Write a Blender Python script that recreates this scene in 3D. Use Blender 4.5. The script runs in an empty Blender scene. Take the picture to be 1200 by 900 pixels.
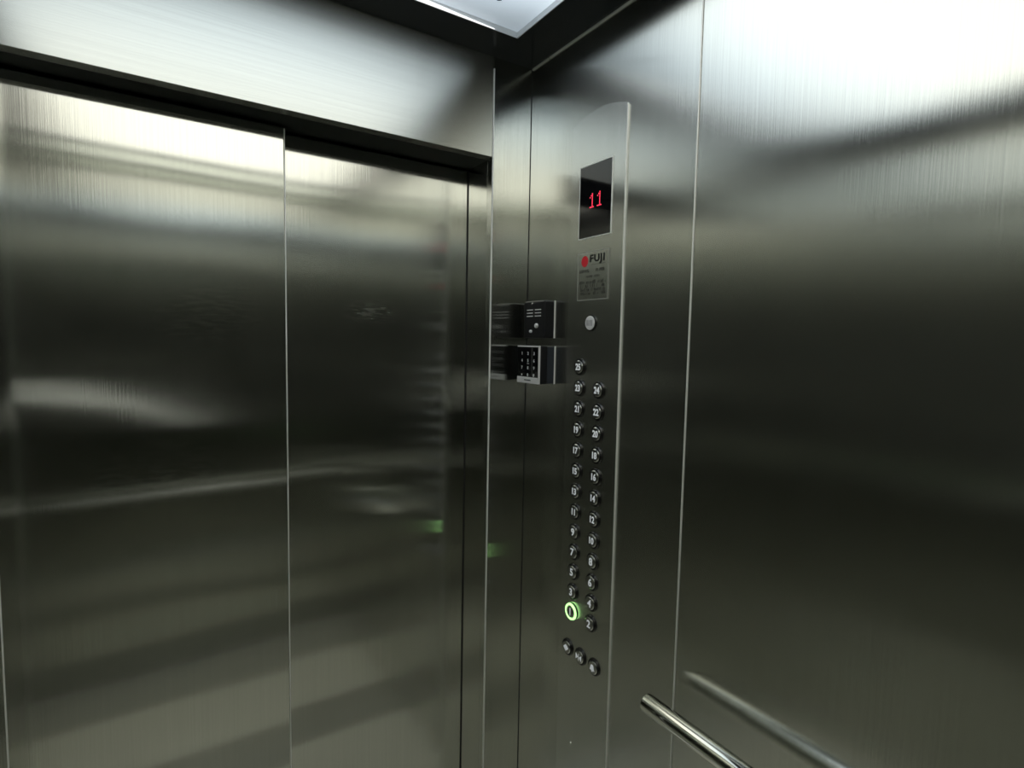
import bpy, bmesh, math, random
from mathutils import Vector, Matrix
random.seed(4)
S = bpy.context.scene
COL = S.collection
# ------------------------------------------------------------------ camera
CX, CY, CZ = -0.905, -1.33, 1.60
FPX, YAW, PITCH, ROLL = 650.2, 0.572839, -0.0742396, 0.0194085
fw = Vector((math.sin(YAW)*math.cos(PITCH), math.cos(YAW)*math.cos(PITCH), math.sin(PITCH)))
rt = Vector((math.cos(YAW), -math.sin(YAW), 0)); up = rt.cross(fw)
r2 = rt*math.cos(ROLL)+up*math.sin(ROLL); u2 = -rt*math.sin(ROLL)+up*math.cos(ROLL)
cd = bpy.data.cameras.new('camera'); cam = bpy.data.objects.new('camera', cd); COL.objects.link(cam)
cd.sensor_width = 36; cd.lens = 36*FPX/1200; cd.clip_start = 0.02
M = Matrix((r2, u2, -fw)).transposed().to_4x4(); M.translation = (CX, CY, CZ); cam.matrix_world = M
S.camera = cam
# ------------------------------------------------------------------ world, exposure
w = bpy.data.worlds.new('world'); S.world = w; w.use_nodes = True
w.node_tree.nodes['Background'].inputs[0].default_value = (0.01, 0.011, 0.012, 1)
w.node_tree.nodes['Background'].inputs[1].default_value = 1
S.view_settings.view_transform = 'Standard'; S.view_settings.look = 'None'
S.view_settings.exposure = 0.0; S.view_settings.gamma = 1; S.view_settings.use_curve_mapping = False
S.cycles.use_denoising = True
S.cycles.max_bounces = 16; S.cycles.glossy_bounces = 14; S.cycles.diffuse_bounces = 4
S.cycles.sample_clamp_indirect = 6
LIGHT = 1.0          # strength of the luminous ceiling
# ------------------------------------------------------------------ materials
def newmat(name):
    m = bpy.data.materials.new(name); m.use_nodes = True
    return m, m.node_tree.nodes, m.node_tree.links, m.node_tree.nodes['Principled BSDF']
def plain(name, col, metal=0.0, rough=0.5, emit=None, es=0.0, coat=0.0, spec=0.5):
    m, n, l, b = newmat(name)
    b.inputs['Base Color'].default_value = (*col, 1); b.inputs['Metallic'].default_value = metal
    b.inputs['Roughness'].default_value = rough; b.inputs['Specular IOR Level'].default_value = spec
    b.inputs['Coat Weight'].default_value = coat
    t = n.new('ShaderNodeTexNoise'); t.inputs['Scale'].default_value = 60; t.inputs['Detail'].default_value = 3
    tc = n.new('ShaderNodeTexCoord'); l.new(tc.outputs['Object'], t.inputs['Vector'])
    mr = n.new('ShaderNodeMapRange'); mr.inputs['To Min'].default_value = rough*0.85; mr.inputs['To Max'].default_value = min(1, rough*1.15)
    l.new(t.outputs[0], mr.inputs['Value']); l.new(mr.outputs[0], b.inputs['Roughness'])
    if emit:
        b.inputs['Emission Color'].default_value = (*emit, 1); b.inputs['Emission Strength'].default_value = es
    return m
def steel(name, spread, grain, base=(0.575, 0.583, 0.55), rough=0.13, aniso=1.0, grit=.4, wave=0.0012, wscale=(1.3, 1.3, 3.0), smudge=0.5, patches=()):
    """brushed stainless: spread = direction reflections smear in, grain = brushing direction (world axes)"""
    m, n, l, b = newmat(name)
    b.inputs['Metallic'].default_value = 1
    b.inputs['Anisotropic'].default_value = aniso
    cv = n.new('ShaderNodeCombineXYZ')
    for i in range(3): cv.inputs[i].default_value = spread[i]
    l.new(cv.outputs[0], b.inputs['Tangent'])
    tc = n.new('ShaderNodeTexCoord')
    # fine streaks along the grain
    mp = n.new('ShaderNodeMapping'); l.new(tc.outputs['Object'], mp.inputs['Vector'])
    mp.inputs['Scale'].default_value = [3.0 if g else (420.0 if (sp or not any(spread[i] for i in (0, 1))) and not (i == 1 and spread[2]) else 0.7) for i, (g, sp) in enumerate(zip(grain, spread))]; mp.inputs['Location'].default_value = (.37, .61, .23)
    t = n.new('ShaderNodeTexNoise'); t.inputs['Scale'].default_value = 1; t.inputs['Detail'].default_value = 3; l.new(mp.outputs[0], t.inputs['Vector'])
    mix = n.new('ShaderNodeMix'); mix.data_type = 'RGBA'
    mix.inputs[6].default_value = (*[c*0.90 for c in base], 1); mix.inputs[7].default_value = (*[min(1, c*1.08) for c in base], 1)
    l.new(t.outputs[0], mix.inputs[0]); l.new(mix.outputs[2], b.inputs['Base Color'])
    # smudges and wear in the gloss
    s = n.new('ShaderNodeTexNoise'); s.inputs['Scale'].default_value = 4.5; s.inputs['Detail'].default_value = 6; s.inputs['Roughness'].default_value = 0.6; s.inputs['Distortion'].default_value = 0.2
    l.new(tc.outputs['Object'], s.inputs['Vector'])
    mr = n.new('ShaderNodeMapRange'); mr.inputs['From Min'].default_value = 0.2; mr.inputs['From Max'].default_value = 0.8
    mr.inputs['To Min'].default_value = rough*(1-0.12*smudge); mr.inputs['To Max'].default_value = rough*(1+0.35*smudge)
    l.new(s.outputs[0], mr.inputs['Value']); rs = mr.outputs[0]
    for pc, ps, pa in patches:
        d0 = n.new('ShaderNodeVectorMath'); d0.operation = 'SUBTRACT'; d0.inputs[1].default_value = pc; l.new(tc.outputs['Object'], d0.inputs[0])
        d1 = n.new('ShaderNodeVectorMath'); d1.operation = 'MULTIPLY'; d1.inputs[1].default_value = ps; l.new(d0.outputs[0], d1.inputs[0])
        d2 = n.new('ShaderNodeVectorMath'); d2.operation = 'LENGTH'; l.new(d1.outputs[0], d2.inputs[0])
        rot = n.new('ShaderNodeMapping'); rot.inputs['Rotation'].default_value = (0, .7, 0); rot.inputs['Scale'].default_value = (30, 1, 180); l.new(tc.outputs['Object'], rot.inputs[0])
        tn = n.new('ShaderNodeTexNoise'); tn.inputs['Scale'].default_value = 1; tn.inputs['Detail'].default_value = 2; l.new(rot.outputs[0], tn.inputs['Vector'])
        fo = n.new('ShaderNodeMapRange'); fo.interpolation_type = 'SMOOTHSTEP'; fo.inputs['From Min'].default_value = 1; fo.inputs['From Max'].default_value = .1; fo.inputs['To Min'].default_value = 0; fo.inputs['To Max'].default_value = pa
        l.new(d2.outputs['Value'], fo.inputs['Value'])
        tr = n.new('ShaderNodeMapRange'); tr.inputs['From Min'].default_value = .42; tr.inputs['From Max'].default_value = .62; l.new(tn.outputs[0], tr.inputs['Value'])
        ma = n.new('ShaderNodeMath'); ma.operation = 'MULTIPLY_ADD'; l.new(fo.outputs[0], ma.inputs[0]); l.new(tr.outputs[0], ma.inputs[1]); l.new(rs, ma.inputs[2]); rs = ma.outputs[0]
    l.new(rs, b.inputs['Roughness'])
    # sheet waviness
    mp2 = n.new('ShaderNodeMapping'); l.new(tc.outputs['Object'], mp2.inputs['Vector']); mp2.inputs['Scale'].default_value = wscale
    wv = n.new('ShaderNodeTexNoise'); wv.inputs['Scale'].default_value = 1; wv.inputs['Detail'].default_value = 1.0; l.new(mp2.outputs[0], wv.inputs['Vector'])
    bp = n.new('ShaderNodeBump'); bp.inputs['Strength'].default_value = 1; bp.inputs['Distance'].default_value = wave
    l.new(wv.outputs[0], bp.inputs['Height'])
    bp2 = n.new('ShaderNodeBump'); bp2.inputs['Strength'].default_value = grit; bp2.inputs['Distance'].default_value = 0.0004
    l.new(t.outputs[0], bp2.inputs['Height']); l.new(bp.outputs[0], bp2.inputs['Normal']); l.new(bp2.outputs[0], b.inputs['Normal'])
    return m
X, Y, Z = (1, 0, 0), (0, 1, 0), (0, 0, 1)
M_SIDE = steel('brushed_steel_side_walls', Y, Z, rough=.17, grit=.3)
M_FRONT = steel('brushed_steel_front_and_rear', X, Z)
PATCH = [((-.405, .14, 1.675), (9, 1, 22), .22), ((-.79, .10, 1.65), (4.5, 1, 9), .06), ((-.90, .10, 1.30), (4, 1, 10), .05)]   # hand smears: place, 1/size, added roughness
M_DOOR = steel('brushed_steel_doors', X, Z, wave=0.0018, wscale=(1.6, 1, 3.4), smudge=0.9, rough=.115, grit=.22, patches=PATCH)
M_HEAD = steel('brushed_steel_header', Z, X, rough=0.27, aniso=0.7, grit=.06, wave=0, smudge=0)
M_JAMB = steel('brushed_steel_jamb', Y, Z)
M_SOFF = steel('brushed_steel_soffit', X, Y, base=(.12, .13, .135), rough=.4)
M_PLATE = steel('brushed_steel_faceplate', Y, Z, base=(0.60, 0.61, 0.58), rough=0.21, wave=0.0004)
M_FRAME = plain('dark_painted_ceiling_frame', (0.012, 0.016, 0.022), 0.0, 0.20, spec=.8)
M_TRIM = plain('satin_aluminium_trim', (0.90, 0.91, 0.88), 0.25, 0.40)
M_CHROME = plain('polished_steel_tube', (0.88, 0.89, 0.86), 1.0, 0.05)
M_BLACK = plain('black_plastic', (0.008, 0.008, 0.010), 0, 0.32)
M_GREY = plain('dark_grey_plastic', (0.03, 0.035, 0.045), 0, 0.3)
M_GLASS = plain('black_glass', (0.004, 0.004, 0.005), 0, 0.06, spec=0.7)
M_WHITE = plain('white_print', (0.75, 0.76, 0.78), 0, 0.5)
M_NUM = plain('backlit_numeral', (0.75, 0.76, 0.78), 0, 0.4, emit=(.9, .95, 1), es=.22)
M_SILVER = plain('silver_plastic', (0.82, 0.82, 0.84), 0.2, 0.3)
M_SILVER2 = plain('plate_border_steel', (0.5, 0.5, 0.48), 0.5, 0.4)
M_DARKGAP = plain('dark_gap', (0.006, 0.006, 0.007), 0, 0.7)
M_INK = plain('black_ink', (0.012, 0.012, 0.012), 0, 0.5)
M_RED = plain('red_print', (0.70, 0.015, 0.03), 0, 0.45)
M_LED = plain('red_led', (0.5, 0.0, 0.02), 0, 0.4, emit=(1.0, 0.05, 0.10), es=1.6)
M_BTN = plain('button_cap_steel', (0.50, 0.51, 0.50), 1.0, 0.22)
M_BRING = plain('button_ring_dark', (0.05, 0.05, 0.05), 0.8, 0.25)
M_GLOW = plain('green_lit_ring', (0.1, 0.6, 0.2), 0, 0.4, emit=(0.50, 1.0, 0.34), es=1.7)
M_EDGE = plain('added_glow_white', (.9, .9, .9), 0, .4, emit=(1, 1, .98), es=1.3)  # brightness of the lit front reveal put into emission, no lamp of its own
M_REVEAL = plain('white_reveal', (0.85, 0.87, 0.88), 0, 0.35)
def diffuser():
    """opal panel, brightest over its lamps, cool tubes in front and neutral ones towards the rear"""
    m, n, l, b = newmat('luminous_diffuser')
    b.inputs['Base Color'].default_value = (.6, .62, .65, 1); b.inputs['Roughness'].default_value = .35
    tc = n.new('ShaderNodeTexCoord'); g0 = n.new('ShaderNodeVectorMath'); g0.operation = 'MULTIPLY_ADD'; g0.inputs[1].default_value = (.7, 1, 1); g0.inputs[2].default_value = (0, .25, 0); l.new(tc.outputs['Object'], g0.inputs[0])
    g = n.new('ShaderNodeVectorMath'); g.operation = 'LENGTH'; l.new(g0.outputs[0], g.inputs[0])
    mr = n.new('ShaderNodeMapRange'); mr.interpolation_type = 'SMOOTHSTEP'
    mr.inputs['From Min'].default_value = 0.54; mr.inputs['From Max'].default_value = 0.91
    mr.inputs['To Min'].default_value = 2.1*LIGHT; mr.inputs['To Max'].default_value = 0.33*LIGHT
    l.new(g.outputs['Value'], mr.inputs['Value']); l.new(mr.outputs[0], b.inputs['Emission Strength'])
    sx = n.new('ShaderNodeSeparateXYZ'); l.new(tc.outputs['Object'], sx.inputs[0])
    m2 = n.new('ShaderNodeMapRange'); m2.inputs['From Min'].default_value = -0.2; m2.inputs['From Max'].default_value = 0.5
    l.new(sx.outputs['Y'], m2.inputs['Value'])
    mx = n.new('ShaderNodeMix'); mx.data_type = 'RGBA'
    mx.inputs[6].default_value = (1.0, 0.98, 0.86, 1); mx.inputs[7].default_value = (0.74, 0.88, 1.0, 1)
    l.new(m2.outputs[0], mx.inputs[0]); l.new(mx.outputs[2], b.inputs['Emission Color'])
    return m
M_DIFF = diffuser()
M_DIFF2 = plain('rear_luminous_strip', (.6, .6, .55), 0, .4, emit=(0.95, 0.97, 0.82), es=1.4*LIGHT)
# ------------------------------------------------------------------ mesh helpers
def bm_box(bm, x0, x1, y0, y1, z0, z1, bev=0.0, seg=2):
    r = bmesh.ops.create_cube(bm, size=1)
    for v in r['verts']:
        v.co = ((x0+x1)/2+v.co.x*(x1-x0), (y0+y1)/2+v.co.y*(y1-y0), (z0+z1)/2+v.co.z*(z1-z0))
    if bev:
        ed = list({e for v in r['verts'] for e in v.link_edges})
        bmesh.ops.bevel(bm, geom=ed, offset=bev, segments=seg, profile=0.5, affect='EDGES')
def obj(name, bm, mat, parent=None, smooth=False, **props):
    if isinstance(bm, bpy.types.Mesh): me = bm
    else:
        me = bpy.data.meshes.new(name); bmesh.ops.recalc_face_normals(bm, faces=bm.faces[:]); bm.to_mesh(me); bm.free()
    if smooth:
        for p in me.polygons: p.use_smooth = True
    if mat: me.materials.clear(); me.materials.append(mat)
    o = bpy.data.objects.new(name, me); COL.objects.link(o)
    if parent:
        o.parent = parent; o.matrix_parent_inverse = Matrix.Translation(-Vector(parent.location)) if parent.parent is None and parent.type == 'EMPTY' else Matrix.Identity(4)
    for k, v in props.items(): o[k] = v
    return o
def box(name, mat, b, parent=None, bev=0.0, seg=2, **props):
    bm = bmesh.new(); bm_box(bm, *b, bev=bev, seg=seg); return obj(name, bm, mat, parent, **props)
def boxes(name, mat, bl, parent=None, bev=0.0, **props):
    bm = bmesh.new()
    for b in bl: bm_box(bm, *b, bev=bev)
    return obj(name, bm, mat, parent, **props)
def empty(name, loc, **props):
    o = bpy.data.objects.new(name, None); o.empty_display_size = .05; o.location = loc; COL.objects.link(o)
    for k, v in props.items(): o[k] = v
    return o
def tube(bm, pts, r, seg=24, caps=True):
    pts = [Vector(p) for p in pts]; rings = []
    for i, p in enumerate(pts):
        d = (pts[min(i+1, len(pts)-1)]-pts[max(i-1, 0)]).normalized()
        a = d.orthogonal().normalized() if abs(d.z) > .9 else d.cross(Vector((0, 0, 1))).normalized(); b = d.cross(a)
        rr = r[i] if isinstance(r, (list, tuple)) else r
        rings.append([bm.verts.new(p+rr*(math.cos(t)*a+math.sin(t)*b)) for t in [2*math.pi*k/seg for k in range(seg)]])
    for A, B in zip(rings, rings[1:]):
        for k in range(seg): bm.faces.new((A[k], A[(k+1) % seg], B[(k+1) % seg], B[k]))
    if caps: bm.faces.new(rings[0]); bm.faces.new(rings[-1])
def prism_yz(bm, poly, x0, x1):
    """polygon in (y,z), extruded from x0 to x1"""
    A = [bm.verts.new((x0, y, z)) for y, z in poly]; B = [bm.verts.new((x1, y, z)) for y, z in poly]
    bm.faces.new(A); bm.faces.new(B)
    for i in range(len(A)): j = (i+1) % len(A); bm.faces.new((A[i], A[j], B[j], B[i]))
def lathe_x(bm, yc, zc, prof, seg=28):
    """prof: list of (x, r) from the wall outwards, revolved about the x axis"""
    rings = [[bm.verts.new((x, yc+r*math.cos(2*math.pi*k/seg), zc+r*math.sin(2*math.pi*k/seg))) for k in range(seg)] for x, r in prof]
    for A, B in zip(rings, rings[1:]):
        for k in range(seg): bm.faces.new((A[k], A[(k+1) % seg], B[(k+1) % seg], B[k]))
    bm.faces.new(rings[-1]); bm.faces.new(rings[0])
RT = Matrix(((0, 0, -1), (-1, 0, 0), (0, 1, 0))).to_4x4()   # text facing -x, reading towards -y
def text_mesh(s, size, depth=0.0004, bold=0.0, spacing=1.0, sx=1.0):
    c = bpy.data.curves.new('lettering', 'FONT'); c.body = s; c.size = size; c.extrude = depth; c.offset = bold
    c.align_x = 'CENTER'; c.align_y = 'CENTER'; c.space_character = spacing; c.resolution_u = 3
    o = bpy.data.objects.new('t', c); COL.objects.link(o); bpy.context.view_layer.update()
    me = bpy.data.meshes.new_from_object(o.evaluated_get(bpy.context.evaluated_depsgraph_get()))
    bpy.data.objects.remove(o)
    me.transform(Matrix.Diagonal((sx, 1, 1, 1)))
    # centre on the ink
    xs = [v.co.x for v in me.vertices]; ys = [v.co.y for v in me.vertices]
    me.transform(Matrix.Translation((-(min(xs)+max(xs))/2, -(min(ys)+max(ys))/2, 0)))
    return me
def text(name, s, size, x, y, z, mat, parent, bold=0.0, sx=1.0, **props):
    me = text_mesh(s, size, bold=bold, sx=sx); me.transform(Matrix.Translation((x, y, z)) @ RT)
    return obj(name, me, mat, parent, **props)
# ------------------------------------------------------------------ the car shell
H = 2.36; W = 1.40; D = 1.52; SEAM = -0.581
JR, JL, HEAD = -0.122, -1.154, 2.099
T = 0.03
fl = empty('floor', (0, 0, 0), kind='structure')

M_TILE_L = plain('pale_floor_tile', (0.88, 0.86, 0.74), 0, 0.25, coat=1)
M_TILE_D = plain('grey_floor_tile', (0.44, 0.43, 0.37), 0, 0.25, coat=1)
M_GROUT = plain('floor_bed', (0.05, 0.05, 0.045), 0, 0.8)
box('floor_bed', M_GROUT, (-W, 0.16, -D, 0.16, -0.06, -0.004), fl)
ty = [(0.16, -0.03, M_TILE_D), (-0.03, -0.57, M_TILE_L), (-0.57, -0.82, M_TILE_D), (-0.82, -1.22, M_TILE_L), (-1.22, -1.52, M_TILE_D)]
for y1, y0, mt in ty:
    n = 4
    for i in range(n):
        xa = -W + i*W/n; xb = xa + W/n
        box('floor_tile', mt, (xa+.0015, xb-.0015, y0+.0015, y1-.0015, -0.01, 0), fl, bev=.001, seg=1)
# right wall
wr = empty('wall_right', (0, 0, 0), kind='structure')
box('wall_panel', M_SIDE, (0, T, SEAM+.0015, 0.0, 0, H), wr, bev=.0012)
box('wall_panel', M_SIDE, (0, T, -1.16+.0015, SEAM-.0015, 0, H), wr, bev=.0012)
box('wall_panel', M_SIDE, (0, T, -D, -1.16-.0015, 0, H), wr, bev=.0012)
def seam_x(x, s, y, par):
    bm = bmesh.new(); bm_box(bm, *sorted((x+s*.004, x-s*.0012)), y-.0016, y+.0016, 0.001, H-.001, bev=.0008); return obj('seam_trim', bm, M_TRIM, par)
seam_x(0, 1, SEAM+.0008, wr); seam_x(0, 1, -1.16, wr)
# left wall
wl = empty('wall_left', (-W, 0, 0), kind='structure')
for ya, yb in ((-.52, 0), (-1.02, -.52), (-D, -1.02)):
    box('wall_panel', M_SIDE, (-W-T, -W, ya+.0015, yb-.0015, 0, H), wl, bev=.0012)
for y in (-.52, -1.02): seam_x(-W, -1, y, wl)
# rear wall
wb = empty('wall_rear', (0, -D, 0), kind='structure')
for xa, xb in ((-.47, 0), (-.94, -.47), (-W, -.94)):
    box('wall_panel', M_FRONT, (xa+.0015, xb-.0015, -D-T, -D, 0, H), wb, bev=.0012)
for x in (-.47, -.94): box('seam_trim', M_TRIM, (x-.0016, x+.0016, -D-.004, -D+.0012, .001, H-.001), wb, bev=.0008)
# front wall: returns, header, jambs, soffit
wf = empty('wall_front', (0, 0, 0), kind='structure')
box('front_return', M_FRONT, (JR, 0, 0, T, 0, H), wf, bev=.001)
box('front_return', M_FRONT, (-W, JL, 0, T, 0, H), wf, bev=.001)
box('header_panel', M_HEAD, (JL+.001, JR-.003, 0, T, HEAD, H), wf, bev=.001)
box('door_jamb', M_JAMB, (JR, JR+.02, T, .175, 0, H), wf)
box('door_jamb', M_JAMB, (JL-.02, JL, T, .175, 0, H), wf)
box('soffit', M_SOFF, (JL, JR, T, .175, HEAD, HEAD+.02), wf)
box('edge_trim', M_TRIM, (JR-.0022, JR+.0012, -.0022, .003, 0, H-.03), wf, bev=.001)
box('edge_trim', M_TRIM, (JL-.0012, JL+.0012, -.0012, .003, 0, HEAD), wf, bev=.0008)
box('corner_gap', M_DARKGAP, (-.0016, -.0002, -.0006, .0002, 0, H), wf)
box('landing_backing', M_DARKGAP, (JL, JR, .165, .175, 0, HEAD), wf)
box('door_sill', M_TRIM, (JL, JR, .02, .165, -.004, .002), wf)
# doors (two-speed side opening)
d1 = box('door_1', M_DOOR, (JL-.02, -.636, .100, .125, .008, HEAD-.004), bev=.002, seg=3, kind='structure')
d2 = box('door_2', M_DOOR, (-.68, JR+.0, .142, .160, .008, HEAD-.004), bev=.002, seg=3, kind='structure')
box('door_edge_trim', M_TRIM, (-.6365, -.634, .0985, .120, .01, HEAD-.006), d1, bev=.0008)
box('jamb_shadow_gap', M_DARKGAP, (JR-.002, JR, .1395, .143, 0, HEAD-.004), d2)
# ceiling
ce = empty('ceiling', (0, 0, H), kind='structure')
LX0, LX1, LY0, LY1 = -1.20, -.121, -1.28, -.109
for b in ((LX1, .03, -D-.03, .03), (-W-.03, LX0, -D-.03, .03), (LX0, LX1, LY1, .03), (LX0, LX1, -1.32, LY0), (LX0, LX1, -D-.03, -1.50)):
    box('ceiling_frame', M_FRAME, (b[0], b[1], b[2], b[3], H, H+.03), ce)
box('ceiling_bead', M_TRIM, (-.0035, 0, -.078, -.004, H-.005, H), ce, bev=.001)
box('ceiling_bead', M_TRIM, (-.0035, 0, -D, -.083, H-.005, H), ce, bev=.001)
# luminous panel
cl = empty('ceiling_light', ((LX0+LX1)/2, (LY0+LY1)/2, H+.014), label='large square luminous panel set in the dark ceiling frame', category='ceiling light')
bm = bmesh.new(); hx, hy = (LX1-LX0)/2, (LY1-LY0)/2; bm_box(bm, -hx, hx, -hy, hy, 0, .006)
df = obj('diffuser', bm, M_DIFF); df.parent = cl
boxes('reveal', M_REVEAL, [(LX0, LX0+.002, LY0, LY1, H, H+.014), (LX1-.002, LX1, LY0, LY1, H, H+.014), (LX0, LX1, LY0, LY0+.002, H, H+.014), (LX0, LX1, LY1-.002, LY1, H, H+.014)], cl)
bm = bmesh.new()     # added emissive strip, its taper imitating light that fades along the front reveal
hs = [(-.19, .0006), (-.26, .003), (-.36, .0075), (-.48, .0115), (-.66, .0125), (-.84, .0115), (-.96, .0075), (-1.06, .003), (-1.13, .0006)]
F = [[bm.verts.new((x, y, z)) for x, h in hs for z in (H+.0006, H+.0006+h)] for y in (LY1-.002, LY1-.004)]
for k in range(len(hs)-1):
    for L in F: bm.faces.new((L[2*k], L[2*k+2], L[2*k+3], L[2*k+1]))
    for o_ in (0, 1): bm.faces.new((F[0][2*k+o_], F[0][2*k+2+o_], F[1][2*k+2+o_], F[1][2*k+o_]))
obj('added_reveal_glow', bm, M_EDGE, cl)
bm = bmesh.new(); tube(bm, [(-.238, -.212, H+.013), (-.238, -.212, H+.007)], .009, 20); obj('fixing_screw', bm, M_GREY, cl)
cl2 = box('ceiling_light', M_DIFF2, (LX0, LX1, -1.50, -1.32, H+.006, H+.014), label='narrow luminous strip along the rear edge of the ceiling', category='ceiling light')
# ------------------------------------------------------------------ handrails
M_SATIN = plain('satin_steel_tube', (0.42, 0.42, 0.40), 1.0, 0.30)
M_STREAK = plain('added_strip_white', (0.90, 0.90, 0.88), 0, 0.30)  # for the made-up strip mirrored as a white streak in the left door
def streak_strip():
    """an added, unseen white strip whose reflection gives the left door its streak"""
    bm = bmesh.new(); nx, nz = 40, 8; rnd = random.Random(7); g = []
    for i in range(nx+1):
        t = i/nx; x = -1.37+.62*t; zc = 1.375-.045*t-.14*t*t; h = .045*(1-.55*t)+.008*rnd.uniform(-1, 1)
        g.append([bm.verts.new((x, -D+.004+.006*rnd.random()+.075*(1-j/nz), zc+h*(j/nz-.5)*2+.004*rnd.uniform(-1, 1))) for j in range(nz+1)])
    for i in range(nx):
        for j in range(nz): bm.faces.new((g[i][j], g[i+1][j], g[i+1][j+1], g[i][j+1]))
    o = obj('added_streak_strip', bm, M_STREAK, label='creased white strip added on the rear wall for its reflection in the doors', category='streak_strip')
    m = o.modifiers.new('thickness', 'SOLIDIFY'); m.thickness = .001
def handrail(p0, p1, inward, label, posts, mat=None):
    mat = mat or M_CHROME
    e = empty('handrail', p0, label=label, category='handrail')
    p0, p1, inward = Vector(p0), Vector(p1), Vector(inward); d = (p1-p0).normalized(); r = .019
    bm = bmesh.new(); tube(bm, [p0, p0+d*.0015, p0+d*.004, p1-d*.004, p1-d*.0015, p1], [r-.004, r-.0012, r, r, r-.0012, r-.004], 40)
    obj('rail_tube', bm, mat, e, smooth=True)
    for t in posts:
        q = p0+d*t
        bm = bmesh.new(); tube(bm, [q-inward*.074, q-inward*.01], .008, 16)
        br = obj('bracket', bm, M_CHROME, e, smooth=True)
        bm = bmesh.new(); tube(bm, [q-inward*.0745, q-inward*.076], .024, 24); obj('bracket_rose', bm, M_CHROME, br)
    return e
RZ = .870
handrail((-.074, -.571, RZ), (-.074, -1.46, RZ), (-1, 0, 0), 'round polished steel handrail on the right wall', (.42, .80))
handrail((-.10, -D+.08, RZ), (-W+.10, -D+.08, RZ), (0, 1, 0), 'round satin steel handrail along the rear wall', (.12, 1.08), M_SATIN)
streak_strip()
# ------------------------------------------------------------------ car operating panel
cop = empty('car_operating_panel', (0, -.289, .30), label='tall brushed steel elevator button panel beside the door, with red floor display', category='control panel')
Y0, Y1 = -.192, -.387
poly = [(Y0, .30), (Y1, .30), (Y1, 2.135), (Y1+.003, 2.142)]
for i in range(1, 20):
    t = i/20; y = (Y1+.006)+(Y0-Y1-.009)*t
    poly.append((y, 2.1415+.0185*(1-((t-.45)/.55)**2 if t > .45 else 1-((.45-t)/.45)**2*.95)-(.0)))
poly.append((Y0, 2.138))
bm = bmesh.new(); prism_yz(bm, poly, -.003, .001)
obj('faceplate', bm, M_PLATE, cop)
box('edge_bead', M_TRIM, (-.0042, .001, Y1-.0018, Y1+.0010, .30, 2.137), cop, bev=.0008)
PX = -.003
# display
dy0, dy1, dz0, dz1 = -.2295, -.3435, 1.861, 2.033
dsp = box('display', M_GLASS, (PX-.0012, PX+.001, dy1, dy0, dz0, dz1), cop, bev=.0004, label='black glass display reading 11 in red')
boxes('display_bezel', M_TRIM, [(PX-.0018, PX, dy1-.0022, dy1, dz0-.002, dz1+.002), (PX-.0018, PX, dy0, dy0+.0022, dz0-.002, dz1+.002), (PX-.0018, PX, dy1, dy0, dz1, dz1+.002), (PX-.0018, PX, dy1, dy0, dz0-.002, dz0)], dsp)
def dot_digit(yc, zc, rows, p=.0039):
    bm = bmesh.new()
    for j, row in enumerate(rows):
        for i, ch in enumerate(row):
            if ch == '#':
                y = yc-(i-1.5)*p; z = zc+(len(rows)/2-j-.5)*p
                lathe_x(bm, y, z, [(PX-.0010, .0016), (PX-.0018, .0014)], 8)
    return obj('led_numeral', bm, M_LED, dsp)
ONE = ['..#.', '.##.', '#.#.', '..#.', '..#.', '..#.', '..#.', '..#.', '####']
dot_digit(-.2745, 1.9475, ONE); dot_digit(-.3015, 1.9475, ONE)
# rating plate
ry0, ry1, rz0, rz1 = -.2300, -.3415, 1.709, 1.825
rp = box('rating_plate', M_PLATE, (PX-.0014, PX+.001, ry1, ry0, rz0, rz1), cop, bev=.0005, label='small engraved rating plate with red emblem')
boxes('plate_border', M_SILVER2, [(PX-.0022, PX-.001, ry1-.0004, ry1+.0008, rz0, rz1), (PX-.0022, PX-.001, ry0-.0008, ry0+.0004, rz0, rz1), (PX-.0022, PX-.001, ry1, ry0, rz1-.001, rz1+.001), (PX-.0022, PX-.001, ry1, ry0, rz0-.001, rz0+.001)], rp)
TX = PX-.0016
bm = bmesh.new()
cy, cz = -.2555, 1.8035
left = [(cy+.0015+.0125*math.cos(a), cz+.0125*math.sin(a)) for a in [math.pi/2-k*math.pi/12 for k in range(13)]]
poly = [(cy+.0125*math.cos(a)+.0, cz+.0135*math.sin(a)) for a in [math.pi*2*k/28 for k in range(28)]]
prism_yz(bm, poly, TX, TX+.0006)
em = obj('emblem', bm, M_RED, rp)
me = text_mesh('FUJI', .024, bold=.0008, spacing=1.12)
me.transform(Matrix.Diagonal((.053/(max(v.co.x for v in me.vertices)*2), 1, 1, 1))); me.transform(Matrix.Translation((TX, -.3010, 1.8055)) @ RT)
obj('brand_lettering', me, M_INK, rp)
box('underline', M_INK, (TX, TX+.0005, -.330, -.278, 1.7930, 1.7936), rp)
text('rated_load', '630 KG', .0115, TX, -.2545, 1.7795, M_INK, rp)
text('rated_persons', '10 PER', .0115, TX, -.3130, 1.7795, M_INK, rp)
bars = [( TX, TX+.0005, y-.0012-random.random()*.0010, y, 1.7630, 1.7630+.0045+random.random()*.0015) for y in [-.262-.0042*i for i in range(12)] if abs(y+.287) > .002]
boxes('fine_print', M_INK, bars, rp)
bars = []
for i in range(26):
    y = ry0-.008-i*.0037
    for z in (1.722, 1.731, 1.740, 1.749):
        if random.random() < .72: bars.append((TX, TX+.0005, y-.0010-random.random()*.0014, y, z-.001, z+.003+random.random()*.005))
boxes('engraved_block', M_INK, bars, rp)
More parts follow.
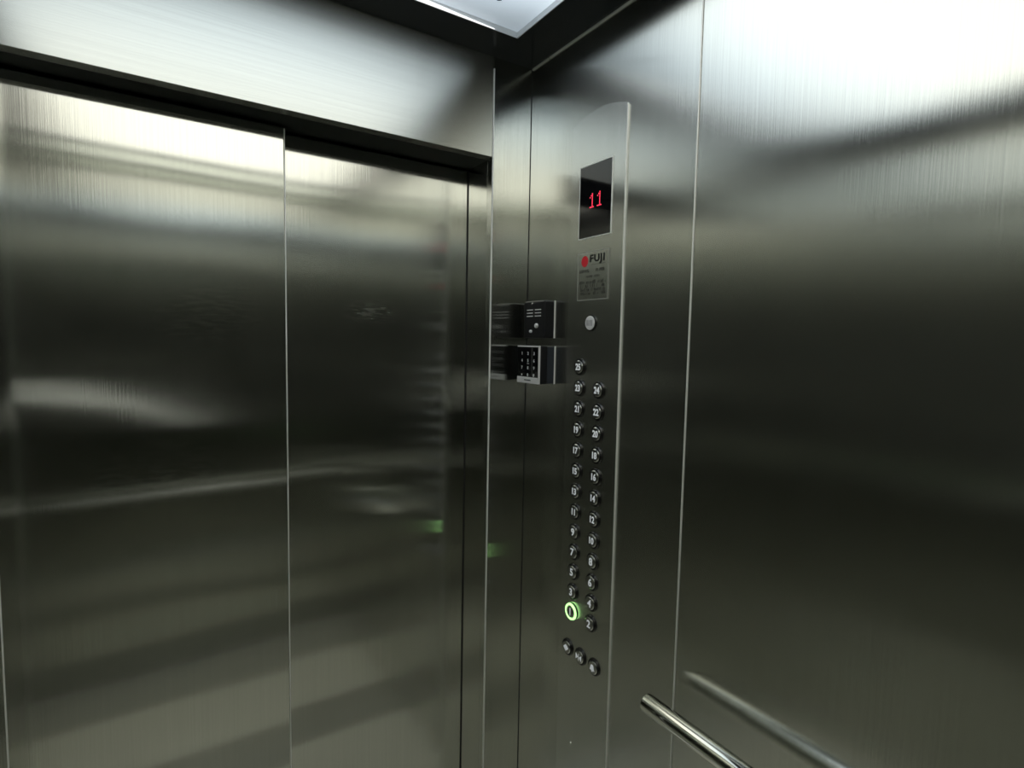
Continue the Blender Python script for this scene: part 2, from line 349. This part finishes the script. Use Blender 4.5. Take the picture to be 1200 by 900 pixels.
# call button (key) near the top
bm = bmesh.new(); lathe_x(bm, -.2845, 1.6520, [(PX, .0200), (PX-.003, .0200), (PX-.004, .0180)], 32)
kb = obj('call_button', bm, M_BRING, cop, smooth=False, label='round steel button below the rating plate')
bm = bmesh.new(); lathe_x(bm, -.2845, 1.6520, [(PX-.003, .0175), (PX-.005, .0170), (PX-.0058, .0155), (PX-.0061, .008)], 32); obj('button_cap', bm, M_SILVER, kb)
bars = [(PX-.0064, PX-.0058, -.2845-.0100+i*.004, -.2845-.0092+i*.004, 1.645, 1.659) for i in range(6)]
boxes('speaker_slots', M_GREY, bars, kb)
# floor buttons
def button(y, z, glyph, lit=False, label=None):
    bm = bmesh.new(); lathe_x(bm, y, z, [(PX+.0005, .0215), (PX-.0025, .0215), (PX-.0045, .0195), (PX-.0045, .0180), (PX-.002, .0178)], 28)
    kw = {'label': label} if label else {}
    b = obj('floor_button', bm, M_BRING, cop, **kw)
    bm = bmesh.new(); lathe_x(bm, y, z, [(PX-.001, .0172), (PX-.0062, .0165), (PX-.0078, .0140), (PX-.0080, .006)], 28)
    obj('button_cap', bm, M_BTN, b)
    if lit:
        bm = bmesh.new()
        prof = [(PX-.0040, .0218), (PX-.0078, .0210), (PX-.0084, .0195), (PX-.0080, .0168), (PX-.0050, .0166)]
        seg = 32; rings = [[bm.verts.new((x, y+r*math.cos(2*math.pi*k/seg), z+r*math.sin(2*math.pi*k/seg))) for k in range(seg)] for x, r in prof]
        for A, B in zip(rings, rings[1:]+rings[:1]):
            for k in range(seg): bm.faces.new((A[k], A[(k+1) % seg], B[(k+1) % seg], B[k]))
        obj('light_ring', bm, M_GLOW, b, label='glowing green ring')
    if isinstance(glyph, str):
        text('numeral', glyph, .0225 if len(glyph) > 1 else .026, PX-.0081, y, z, M_NUM, b, bold=.0006, sx=.86 if len(glyph) > 1 else 1)
    else:
        bm = bmesh.new()
        for poly in glyph: prism_yz(bm, [(y-a, z+c) for a, c in poly], PX-.0085, PX-.0078)
        obj('symbol', bm, M_NUM, b)
ZT = 1.4895; P = .0532
button(-.2480, ZT+P, '25')
for k in range(12):
    z = ZT-k*P; s = k/11*.0048
    n = 23-2*k
    button(-.2485+s, z, str(n), lit=(n == 1), label='floor button 1, ringed in green light' if n == 1 else None)
    button(-.3205+s*.8, z, str(n+1))
tri = lambda a, d, h=.0075: [(a, 0-h), (a+d, 0), (a, h)]
openg = [tri(-.0018, -.0085), tri(.0018, .0085), [(-.0006, -.009), (.0006, -.009), (.0006, .009), (-.0006, .009)]]
closeg = [tri(-.0105, .0085), tri(.0105, -.0085), [(-.0006, -.009), (.0006, -.009), (.0006, .009), (-.0006, .009)]]
bell = [[(-.009, -.006), (.009, -.006), (.0062, -.002), (.0055, .004), (.003, .008), (-.003, .008), (-.0055, .004), (-.0062, -.002)], [(-.002, -.0095), (.002, -.0095), (.002, -.007), (-.002, -.007)]]
button(-.2305, .8015, openg); button(-.2825, .8005, closeg); button(-.3350, .7995, bell)
bm = bmesh.new(); lathe_x(bm, -.250, .545, [(PX, .0045), (PX-.0015, .0042), (PX-.0022, .0025)], 16); obj('plate_screw', bm, M_CHROME, cop)
# ------------------------------------------------------------------ card reader keypad
kp = empty('keypad', (0, -.085, 1.49), label='black keypad with silver frame on the right wall below the intercom box', category='keypad')
ka, kb_, kz0, kz1 = -.137, -.033, 1.491, 1.593
box('keypad_body', M_BLACK, (-.050, -.024, ka, kb_, kz0, kz1), kp, bev=.0025, seg=3)
box('mounting_box', M_GREY, (-.024, 0, ka+.001, kb_-.001, kz0+.001, kz1-.001), kp, bev=.002)
box('keypad_glass', M_GLASS, (-.0515, -.049, ka+.004, kb_-.002, kz0+.018, kz1-.004), kp)
boxes('silver_frame', M_SILVER, [(-.0525, -.047, ka, kb_, kz1-.0038, kz1), (-.0525, -.047, ka, ka+.004, kz0, kz1-.0038), (-.0525, -.047, ka+.004, kb_, kz0, kz0+.0165)], kp, bev=.0008)
box('wall_gasket', M_TRIM, (-.0022, -.0001, ka-.0018, ka+.0006, kz0, kz1), kp)
box('printed_mark', M_GREY, (-.0530, -.0524, -.100, -.070, kz0+.007, kz0+.010), kp)
for j, row in enumerate(('123', '456', '789', '*0#')):
    for i, ch in enumerate(row):
        me = text_mesh(ch, .0115, bold=.0002); me.transform(Matrix.Translation((-.0517, -.056-.0285*i, kz1-.021-.0195*j)) @ RT)
        obj('key_numeral', me, M_WHITE, kp)
boxes('card_symbol', M_SILVER, [(-.0518, -.0514, -.090, -.080, 1.5435, 1.5450)], kp)
# ------------------------------------------------------------------ intercom box
ic = empty('intercom_box', (0, -.08, 1.613), label='black intercom box with louvres and key switch on the right wall above the keypad', category='intercom')
ia, ib, iz0, iz1 = -.132, -.034, 1.614, 1.715
box('intercom_body', M_BLACK, (-.034, 0, ia, ib, iz0, iz1), ic, bev=.005, seg=4)
box('wall_gasket', M_TRIM, (-.0022, -.0001, ia-.0018, ia+.0006, iz0, iz1), ic)
for j in range(3):
    for y in (-.052, -.090):
        box('louvre', M_SILVER, (-.0352, -.0335, y-.013-.013, y-.0+.002, iz1-.026-.0085*j, iz1-.0235-.0085*j), ic, bev=.0006)
def studs(name, y, z, r, mat):
    bm = bmesh.new(); lathe_x(bm, y, z, [(-.033, r), (-.038, r), (-.040, r*.7)], 20); return obj(name, bm, mat, ic)
studs('cover_screw', -.078, iz1-.008, .0028, M_CHROME); studs('key_switch', -.098, iz1-.068, .0065, M_SILVER); studs('push_stud', -.072, iz1-.083, .0042, M_SILVER)
